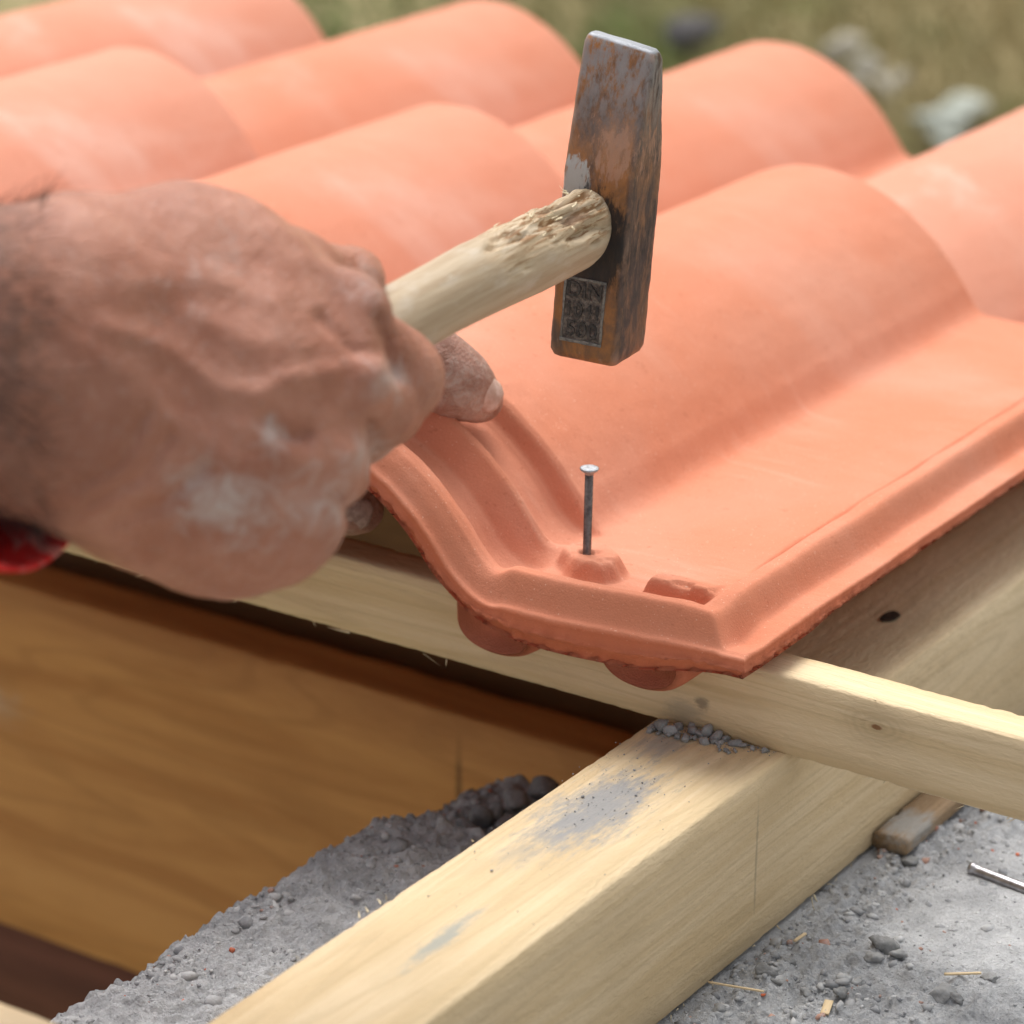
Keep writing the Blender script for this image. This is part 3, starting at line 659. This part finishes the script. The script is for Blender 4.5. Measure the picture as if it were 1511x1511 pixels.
dep = mask*(.0010 + .0022*sstep(-.08, .10, stepn) + .0014*sstep(.12, .2, stepn) + np.clip(fq, -.5, 1)*.0017)
pm = np.exp(-((Y_-.030)/.012)**2 - ((dA-.45)/.28)**2)*np.clip(fbm(q5*2+11, 3)+.45, 0, 1); dep = dep + pm*.0032
dep = dep*sstep(-.003, .010, Y_) + sstep(.016, .0, Y_)*.0006*np.clip(fib, 0, 1)
sc_ = 1 - dep/.0135; X_ = X_*sc_*.95 - .0030*sstep(.16, 0, Y_); Z_ = Z_*sc_*.97 - .0068 + .003*sstep(0, .12, Y_) - .012*Y_
V = np.stack([X_, YF*.9 - Y_, Z_], -1).reshape(-1, 3)
r, cc = np.meshgrid(np.arange(NL-1), np.arange(NA), indexing='ij'); a = r*NA+cc; b = r*NA+(cc+1) % NA
F = np.stack([a.ravel(), (a+NA).ravel(), (b+NA).ravel(), b.ravel()], 1).tolist() + [list(range(NA)), list(range((NL-1)*NA, NL*NA))[::-1]]
hnd = mesh_obj('handle', V, F, HANDLE, ham, attr={'chew': mask.ravel(), 'pit': np.clip(pm*1.6, 0, 1).ravel()})
r = np.random.default_rng(9); pts = []
for i in range(16):
    y = r.uniform(.012, .07); a_ = 1.25 + r.normal()*.45; pts.append(((.0112*math.cos(a_), YF*.9-y, .0145*math.sin(a_)-.0042-.012*y), (r.normal()*.2, r.choice([-1, 1])*1., .25*abs(r.normal())), r.uniform(.002, .006)))
splinters(hnd, pts, FIB, 8)

# ------------------------------------------------------------------ the worker's two hands
def surface_net(f, lo, hi, h):
    n = np.ceil((hi-lo)/h).astype(int)+1; ax = [lo[i]+h*np.arange(n[i]) for i in range(3)]
    G = np.stack(np.meshgrid(*ax, indexing='ij'), -1); D = np.empty(n)
    for i in range(0, n[0], 16): D[i:i+16] = f(G[i:i+16])
    inside = D < 0; cs = [D[a:n[0]-1+a, b:n[1]-1+b, c:n[2]-1+c] for a in (0, 1) for b in (0, 1) for c in (0, 1)]
    S = sum((c < 0).astype(int) for c in cs); act = (S > 0) & (S < 8); idx = -np.ones(act.shape, int); idx[act] = np.arange(act.sum())
    ijk = np.argwhere(act); acc = np.zeros((len(ijk), 3)); cnt = np.zeros(len(ijk)); off = [(a, b, c) for a in (0, 1) for b in (0, 1) for c in (0, 1)]
    for p in range(8):
        for q in range(p+1, 8):
            if sum(abs(x-y) for x, y in zip(off[p], off[q])) != 1: continue
            dp, dq = cs[p][act], cs[q][act]; m_ = (dp < 0) != (dq < 0); t = np.where(m_, dp/np.where(m_, dp-dq, 1), 0)[:, None]
            acc += np.where(m_[:, None], np.array(off[p]) + t*(np.array(off[q])-np.array(off[p])), 0); cnt += m_
    V = lo + h*(ijk + acc/cnt[:, None]); F = []
    for axn in range(3):
        o1, o2 = [(1, 2), (2, 0), (0, 1)][axn]; sh = [slice(0, n[k]-(1 if k == axn else 0)) for k in range(3)]; s2 = [slice(1 if k == axn else 0, n[k]) for k in range(3)]
        a_ = inside[tuple(sh)]; b_ = inside[tuple(s2)]; e_ = np.argwhere(a_ != b_); sg = a_[tuple(e_.T)]
        ok = (e_[:, o1] > 0) & (e_[:, o2] > 0) & (e_[:, o1] < n[o1]-1) & (e_[:, o2] < n[o2]-1); e_ = e_[ok]; sg = sg[ok]
        def at(d1, d2):
            x = e_.copy(); x[:, o1] += d1; x[:, o2] += d2; return idx[x[:, 0], x[:, 1], x[:, 2]]
        Q = np.stack([at(-1, -1), at(0, -1), at(0, 0), at(-1, 0)], 1); Q[~sg] = Q[~sg][:, ::-1]; F.append(Q)
    return V, np.concatenate(F)
def rcone(p, a, ra, b, rb):
    ba = b-a; t = np.clip(((p-a) @ ba)/(ba @ ba), 0, 1); return np.linalg.norm(p - a - t[..., None]*ba, axis=-1) - (ra + (rb-ra)*t)
def smin(a, b, k):
    h = np.maximum(k - np.abs(a-b), 0)/k; return np.minimum(a, b) - h*h*k*.25
def J(x, y, d, rpx): return (P(x, y, d), rpx*d/FPX)
def chains(groups, k_in, k_out):
    segs = [(np.array(c[i][0]), c[i][1], np.array(c[i+1][0]), c[i+1][1], gi) for gi, c in enumerate(groups) for i in range(len(c)-1)]
    def f(p):
        out = None
        for gi in range(len(groups)):
            d = None
            for s in segs:
                if s[4] != gi: continue
                e_ = rcone(p, *s[:4]); d = e_ if d is None else smin(d, e_, k_in)
            out = d if out is None else smin(out, d, k_out[gi])
        return out
    pts_ = np.array([s[0] for s in segs] + [s[2] for s in segs]); rr = max(max(s[1], s[3]) for s in segs)
    return f, pts_.min(0)-rr-.004, pts_.max(0)+rr+.004
def polyd(xy, path):
    best = None
    for a, b in zip(path[:-1], path[1:]):
        a = np.array(a, float); b = np.array(b, float); t = np.clip(((xy-a) @ (b-a))/((b-a) @ (b-a)), 0, 1); d = np.linalg.norm(xy-a-t[..., None]*(b-a), axis=-1); best = d if best is None else np.minimum(best, d)
    return best
person = empty('person', (-.35, -.12, 0))
tag(person, "worker's two dusty tanned hands, one swinging the hammer, one holding the tile", 'person')
def to_person(o): o.parent = person; o.location = Vector((.35, .12, 0)) + o.location; return o
# right hand: fist round the handle, back of the hand to the camera, wrist to the left
G = [
 [J(-420, 400, .79, 150), J(-60, 440, .805, 124), J(90, 445, .822, 122), J(190, 470, .835, 110)],
 [J(-420, 620, .79, 150), J(-60, 612, .805, 130), J(90, 625, .822, 132), J(190, 640, .835, 120)],
 [J(130, 425, .835, 112), J(255, 383, .85, 98), J(330, 385, .86, 90), J(430, 412, .885, 62), J(505, 420, .905, 44), J(532, 402, .918, 31)],
 [J(160, 470, .835, 90), J(380, 470, .850, 84), J(505, 470, .862, 72)],
 [J(170, 540, .832, 90), J(380, 550, .838, 76), J(512, 560, .848, 58)],
 [J(170, 610, .832, 92), J(360, 640, .838, 82), J(472, 678, .846, 58)],
 [J(170, 680, .838, 95), J(340, 720, .842, 86), J(418, 758, .848, 62)],
 [J(150, 660, .845, 100), J(240, 735, .855, 96), J(335, 768, .86, 101), J(400, 770, .862, 84)],
 [J(150, 560, .86, 115), J(380, 590, .875, 110)],
 [J(505, 472, .872, 58), J(580, 556, .898, 62), J(566, 592, .926, 52), J(515, 520, .934, 45)],
 [J(512, 564, .848, 56), J(548, 600, .890, 54), J(525, 625, .920, 50), J(470, 555, .925, 44)],
 [J(472, 680, .846, 56), J(482, 688, .886, 52), J(475, 660, .912, 48), J(430, 590, .912, 42)],
 [J(418, 762, .848, 58), J(425, 755, .880, 50), J(410, 725, .900, 44), J(375, 660, .898, 40)],
]
kin = .012; kout = [.02, .03, .022, .018, .016, .016, .018, .022, .02, .0025, .0025, .0025, .003]
base_f, lo, hi = chains(G, kin, kout)
veins = [([(150, 480), (235, 505), (270, 530), (324, 576), (385, 576), (430, 556), (485, 548)], 13, .0026), ([(300, 470), (360, 500), (420, 515), (490, 500)], 15, .0012), ([(385, 590), (405, 650), (440, 690), (485, 690)], 14, .0016),
         ([(190, 590), (280, 640), (360, 690)], 15, .0012), ([(110, 500), (180, 540), (240, 600)], 16, .0010), ([(200, 420), (300, 410), (400, 440)], 18, .0012)]
creases = [([(250, 640), (210, 700), (130, 745)], 10, .0016), ([(215, 610), (180, 680), (110, 720)], 9, .0013), ([(300, 690), (240, 740), (160, 770)], 12, .0012), ([(395, 615), (420, 640), (450, 640)], 15, .0022), ([(470, 470), (520, 520), (555, 520)], 8, .0010),
           ([(540, 620), (556, 645), (548, 700)], 9, .0016), ([(500, 728), (512, 760)], 9, .0014), ([(558, 470), (572, 520), (583, 560)], 8, .0014)]
bumps = [((548, 440), 34, .0020), ((555, 556), 34, .0030), ((515, 668), 32, .0026), ((465, 760), 30, .0018)]
def right_f(p):
    d = base_f(p); near = np.abs(d) < .012
    if near.any():
        q = p[near]; xy, dep_ = PX(q); e_ = np.zeros(len(q)); front = sstep(.905, .87, dep_)
        for path, w, a in veins: e_ += .55*a*np.exp(-(polyd(xy, path)/(w*1.2))**2)
        for path, w, a in creases: e_ -= 1.35*a*np.exp(-(polyd(xy, path)/w)**2)
        for c_, w, a in bumps: e_ += .7*a*np.exp(-(np.linalg.norm(xy-np.array(c_), axis=-1)/w)**2)
        d[near] -= (e_*front + fbm(q*45, 3)*.0014 + fbm(q*190, 2)*.0003)
    return d
V, F = surface_net(right_f, lo, hi, .0016)
xy, dep_ = PX(V)
dust = np.zeros(len(V)) + .10
for c_, w, a in [((570, 560), 38, .85), ((545, 670), 45, .8), ((500, 760), 60, .55), ((545, 420), 40, .6), ((295, 720), 55, .8), ((340, 770), 70, .6), ((405, 645), 30, .7), ((395, 620), 22, .4), ((240, 460), 60, .35), ((330, 390), 70, .3), ((140, 400), 60, .3), ((430, 740), 60, .45)]:
    dust += .62*a*np.exp(-(np.linalg.norm(xy-np.array(c_), axis=-1)/w)**2)
hairy = sstep(210, -40, xy[:, 0] + .25*np.abs(xy[:, 1]-520))*.72
SKIN = skin_material('weathered_skin', (.335, .132, .080), (.42, .190, .125), (.49, .40, .36))
rh = mesh_obj('right_hand', V, F, SKIN, None, attr={'dust': dust, 'hairy': hairy}); ROOF_OBJECTS.remove(rh); to_person(rh)
rh['label'] = 'right fist gripping the hammer handle'
NAILM = plain('fingernail', (.46, .29, .23), .4, .45, 0, 300, (.58, .42, .36), .15)
def fingernail(parent, c, tdir, ndir, L, W, mat=NAILM):
    t = np.array(tdir, float); t /= np.linalg.norm(t); n_ = np.array(ndir, float); n_ -= t*(t @ n_); n_ /= np.linalg.norm(n_); b = np.cross(n_, t); Vn = []; nu, nv = 11, 13
    for i in range(nv):
        y = lerp(-.5, .5, i/(nv-1))
        for k_ in range(nu):
            x = lerp(-.5, .5, k_/(nu-1)); xs = x*math.sqrt(max(0.03, 1 - (abs(y)*1.9)**6)); z = -1.5*xs*xs*W*.55 - (.10*L*y*y)
            Vn.append(np.array(c) + t*y*L + b*xs*W + n_*z)
    top = np.array(Vn); bot = top - n_*.0009; Vn = np.concatenate([top, bot]); Fn = grid_faces(nv, nu).tolist() + grid_faces(nv, nu, nv*nu, True).tolist()
    bd = [k_ for k_ in range(nu)] + [i*nu+nu-1 for i in range(1, nv)] + [(nv-1)*nu+k_ for k_ in range(nu-2, -1, -1)] + [i*nu for i in range(nv-2, 0, -1)]
    for i in range(len(bd)): a_, b_ = bd[i], bd[(i+1) % len(bd)]; Fn.append([b_, a_, a_+nv*nu, b_+nv*nu])
    o = mesh_obj('fingernail', Vn, Fn, mat, parent); return o
fingernail(rh, P(534, 386, .9135), P(540, 388, .928)-P(505, 420, .905), P(534, 360, .90)-P(532, 402, .918), .013, .011)
# hair on the forearm
r = np.random.default_rng(21); sel = np.where((xy[:, 0] < 70) & (xy[:, 0] > -150))[0]; nrm = np.zeros_like(V)
fa = np.array(F); fn = np.cross(V[fa[:, 2]]-V[fa[:, 0]], V[fa[:, 3]]-V[fa[:, 1]])
for k_ in range(4): np.add.at(nrm, fa[:, k_], fn)
nrm /= np.linalg.norm(nrm, axis=1)[:, None]+1e-12
Vh = []; Fh = []
for i in r.choice(sel, 1400):
    if nrm[i] @ (CAM-V[i]) < -.2: continue
    p0 = V[i]; dn = nrm[i]*.55 + RC[0]*r.uniform(.3, .9) + r.normal(size=3)*.3; L = r.uniform(.005, .012); curl = r.normal(size=3)*.5 + np.array([0, 0, -.4]); sdv = np.cross(dn, fwd); sdv /= np.linalg.norm(sdv)
    b = len(Vh)
    for t, w in ((0, 1), (.35, .9), (.7, .7), (1, .15)):
        c_ = p0 + (dn*t + curl*t*t*.6)*L; Vh += [c_ - sdv*.00007*w, c_ + sdv*.00007*w]
    for k_ in (0, 2, 4): Fh.append([b+k_, b+k_+1, b+k_+3, b+k_+2])
o = mesh_obj('arm_hair', Vh, Fh, plain('hair', (.03, .02, .016), .6), rh); o['kind'] = 'stuff'
# red cuff round the forearm, slack below
m = Mat('red_cloth', .9, .1); c = m.mix(m.ramp(m.noise(110, 3, .5, .8), .52, .68, 0, .55), (.62, .03, .03), (.68, .42, .38)); m.color(c); m.bump(m.noise(900, 3), .5, .0006)
def sleeve(parent, x0, x1, p0, p1, r0, r1, cut, mat, seed):
    ax0, ax1 = P(x0, *p0), P(x1, *p1); ad = ax1-ax0; AL = np.linalg.norm(ad); ad /= AL; e1 = np.cross(ad, fwd); e1 /= np.linalg.norm(e1); e2 = np.cross(ad, e1); na, nl = 72, 60
    I_, K_ = np.meshgrid(np.arange(nl)/(nl-1), np.arange(na)*2*math.pi/na, indexing='ij'); dn = np.cos(K_)[..., None]*e1 + np.sin(K_)[..., None]*e2
    xe = cut[0] + cut[1]*(dn @ RC[2]) - cut[2]*np.maximum(0, dn @ RC[1]); t = I_*(xe-x0)/(x1-x0); V = []
    wr = noise(np.stack([np.cos(K_)*2, np.sin(K_)*2, t*26+seed], -1))*.0035 + noise(np.stack([np.cos(K_)*1.2, np.sin(K_)*1.2, t*8+seed], -1))*.004
    for layer in (0, 1): V.append((ax0 + ad*(AL*t)[..., None] + dn*(lerp(r0, r1, t) + wr*sstep(1, .93, I_) + .0009*sstep(.975, .985, I_) - layer*.0015)[..., None]).reshape(-1, 3))
    F = []
    for layer in (0, 1):
        for a_ in range(nl-1):
            for k_ in range(na):
                j_ = (k_+1) % na; q = [layer*nl*na+a_*na+k_, layer*nl*na+a_*na+j_, layer*nl*na+(a_+1)*na+j_, layer*nl*na+(a_+1)*na+k_]; F.append(q if layer else q[::-1])
    for k_ in range(na): j_ = (k_+1) % na; F.append([(nl-1)*na+k_, (nl-1)*na+j_, nl*na+(nl-1)*na+j_, nl*na+(nl-1)*na+k_][::-1])
    F.append(list(range(na)))
    return mesh_obj('sleeve', np.concatenate(V), F, mat, parent)
RED = m.m
o = sleeve(rh, -1500, 140, (420, .72), (604, .822), .064, .0435, (50, 215, 260), RED, 1); o['label'] = 'red patterned cloth sleeve below the right wrist'

# left hand: thumb on the roll of the tile, fingers under it
G = [
 [J(-420, 590, 1.06, 150), J(60, 600, 1.10, 118), J(230, 600, 1.115, 100)],
 [J(200, 590, 1.115, 105), J(420, 580, 1.13, 92)], [J(200, 640, 1.12, 95), J(420, 660, 1.135, 72)],
 [J(330, 540, 1.12, 80), J(470, 470, 1.118, 62), J(572, 487, 1.122, 51), J(640, 540, 1.128, 47), J(675, 566, 1.134, 44), J(707, 589, 1.142, 36)],
 [J(420, 655, 1.135, 60), J(478, 715, 1.137, 42), J(508, 745, 1.140, 36), J(533, 753, 1.144, 32)],
 [J(420, 660, 1.15, 58), J(490, 690, 1.170, 40), J(540, 705, 1.195, 34), J(580, 720, 1.215, 30)],
 [J(390, 660, 1.16, 56), J(470, 680, 1.195, 38), J(520, 695, 1.22, 33), J(560, 710, 1.24, 28)],
 [J(360, 650, 1.17, 52), J(430, 660, 1.205, 34), J(480, 672, 1.225, 29), J(515, 685, 1.24, 25)],
]
base_l, lo, hi = chains(G, .010, [.02, .02, .02, .012, .010, .006, .006, .006])
lcre = [([(640, 500), (662, 520), (648, 545)], 4, .0008), ([(655, 505), (672, 530), (655, 556)], 3, .0006), ([(628, 505), (640, 540)], 4, .0007), ([(530, 720), (545, 740), (552, 770)], 4, .0008), ([(520, 715), (532, 730)], 4, .0008)]
def left_f(p):
    d = base_l(p); near = np.abs(d) < .010
    if near.any():
        q = p[near]; xy, _ = PX(q); e_ = np.zeros(len(q))
        for path, w, a in lcre: e_ -= a*np.exp(-(polyd(xy, path)/w)**2)
        d[near] -= e_ + fbm(q*60, 3)*.0008 + fbm(q*420, 2)*.00025
    return d
V, F = surface_net(left_f, lo, hi, .0017)
SKIN2 = skin_material('dusty_skin', (.27, .135, .095), (.38, .20, .15), (.50, .41, .36), 90)
xy, _ = PX(V); dust = .22 + .35*np.exp(-(np.linalg.norm(xy-np.array((690, 590)), axis=-1)/60)**2)
lh = mesh_obj('left_hand', V, F, SKIN2, None, attr={'dust': dust, 'hairy': np.zeros(len(V))}); ROOF_OBJECTS.remove(lh); to_person(lh)
lh['label'] = 'left hand pinching the edge of the tile'
sleeve(lh, -1500, -150, (760, .93), (597, 1.085), .066, .050, (-170, 10, 10), RED, 5)
def on_skin(f, x, y, d0, lift=.0004):
    o_ = P(x, y, 1)-CAM; ds = np.linspace(d0-.03, d0+.03, 241); val = f(CAM + ds[:, None]*o_[None]); k_ = int(np.argmax(val < 0)); p = CAM + ds[k_]*o_
    g = np.array([f((p+e_)[None])[0] - f((p-e_)[None])[0] for e_ in np.eye(3)*.002]); g /= np.linalg.norm(g); return p + g*lift, g
c_, g_ = on_skin(base_l, 722, 579, 1.135, .0005); fingernail(lh, c_, P(707, 589, 1.142)-P(675, 566, 1.134), g_, .0140, .0128)
c_, g_ = on_skin(base_l, 524, 758, 1.14, .0006); fingernail(lh, c_, P(533, 753, 1.144)-P(508, 745, 1.140), g_, .0140, .0125, plain('dirty_fingernail', (.34, .24, .20), .45, .4, 0, 350, (.22, .14, .11), .2))

# ------------------------------------------------------------------ garden below the eave
RW = np.array(ROOF.to_3x3()); TW = np.array([0, 0, 3.0]); CW = RW @ CAM + TW
def gnd(x, y, z=0):
    d = RW @ (P(x, y, 1)-CAM); t = (z-CW[2])/d[2]; return CW + t*d
m = Mat('meadow_soil', 1, .05)
c = m.mix(m.ramp(m.noise(1.4, 4, .6, .4), .36, .54), (.085, .125, .035), (.36, .29, .16)); c = m.mix(m.ramp(m.noise(9, 4), .4, .7, 0, .6), c, (.26, .22, .11)); m.color(c)
n = 90; gx = np.concatenate([np.linspace(-400, -12, 12), np.linspace(-11, 11, n), np.linspace(12, 400, 12)]); XX, YY = np.meshgrid(gx, gx); H = fbm(np.stack([XX*.5, YY*.5, XX*0], -1), 3)*.12*(np.abs(XX) < 30)
g0 = mesh_obj('ground', np.stack([XX, YY, H - .06], -1).reshape(-1, 3), grid_faces(len(gx), len(gx)), m.m, roof=False); g0['kind'] = 'structure'
m = Mat('grass_blades', .7, .2); t = m.attr('tone'); c = m.mix(t, (.075, .17, .030), (.42, .35, .19)); m.color(c); GRASS = m.m
r = np.random.default_rng(41); V = []; F = []; tone = []
corners = [gnd(480, -60), gnd(1560, -60), gnd(1560, 330), gnd(480, 120)]
for i in range(22000):
    x, y = (r.uniform(380, 1600), r.uniform(-140, 420)) if i < 14000 else (r.normal()*900+1000, min(900., max(-450., r.normal()*300+150))); p = gnd(x, y); L = r.uniform(.03, .10); a_ = r.uniform(0, 2*math.pi); sdv = np.array([math.cos(a_), math.sin(a_), 0])*.004; ln_ = r.normal(size=3)*.35; ln_[2] = 1
    p[2] = -.04; b = len(V); V += [p-sdv, p+sdv, p+ln_*L*.6+sdv*.6, p+ln_*L*.6-sdv*.6, p+ln_*L+np.array([ln_[0], ln_[1], -.3])*L*.3]; F += [[b, b+1, b+2, b+3], [b+3, b+2, b+4]]
    tone.append((*(p*1.3), .52 + min(.5, max(-.6, (x-850)/600)) + r.normal()*.18))
tone = np.array(tone); tone = np.repeat(np.clip(tone[:, 3] + .9*noise(tone[:, :3]), 0, 1), 5)
o = mesh_obj('grass', V, F, GRASS, attr={'tone': tone}, roof=False); tag(o, 'patchy green and straw coloured grass on the ground below the eave', 'grass', kind='stuff')
PALE = plain('pale_stone', (.42, .38, .30), .9, .1, 0, 25, (.52, .48, .40), .6); DARK = plain('dark_stone', (.07, .065, .07), .9, .1, 0, 25, (.12, .11, .10), .6)
def stone(name, x, y, s, mat, seed, label, cat, stretch=(1, 1, 1), group=None):
    V, F, at = rock_mesh(1, [s], [np.zeros(3)], seed, .8); o = mesh_obj(name, V*np.array(stretch), F, mat, roof=False, smooth=False); p = gnd(x, y); o.location = (p[0], p[1], s*.35); return tag(o, label, cat, group)
stone('dark_stone', 1025, 62, .10, DARK, 303, 'dark stone lying in the grass behind the hammer head', 'stone', (1.5, 1.1, .7))
for i, (x, y, s) in enumerate([(1245, 78, .060), (1275, 108, .050), (1305, 135, .045), (1262, 140, .040), (1330, 120, .035)]):
    stone('pale_stone', x, y, s, PALE, 310+i, 'pale stone in the loose pile on the ground beyond the eave', 'stone', (1, 1, 1.1), 'pale stones in the pile')
for i, (x, y, s) in enumerate([(1380, 190, .06), (1420, 165, .05), (1395, 215, .05)]):
    stone('grey_stone', x, y, s, plain('grey_stone', (.33, .35, .30), .9, .1, 0, 25, (.45, .46, .40), .6) if i == 0 else bpy.data.materials['grey_stone'], 330+i, 'grey stone on the ground beside the eave tile', 'stone', (1.4, 1, .7), 'grey stones by the eave')

# ------------------------------------------------------------------ tilt the roof and all on it into the world
for o in ROOF_OBJECTS:
    bm_ = o.matrix_basis.copy(); o.matrix_basis = ROOF @ bm_
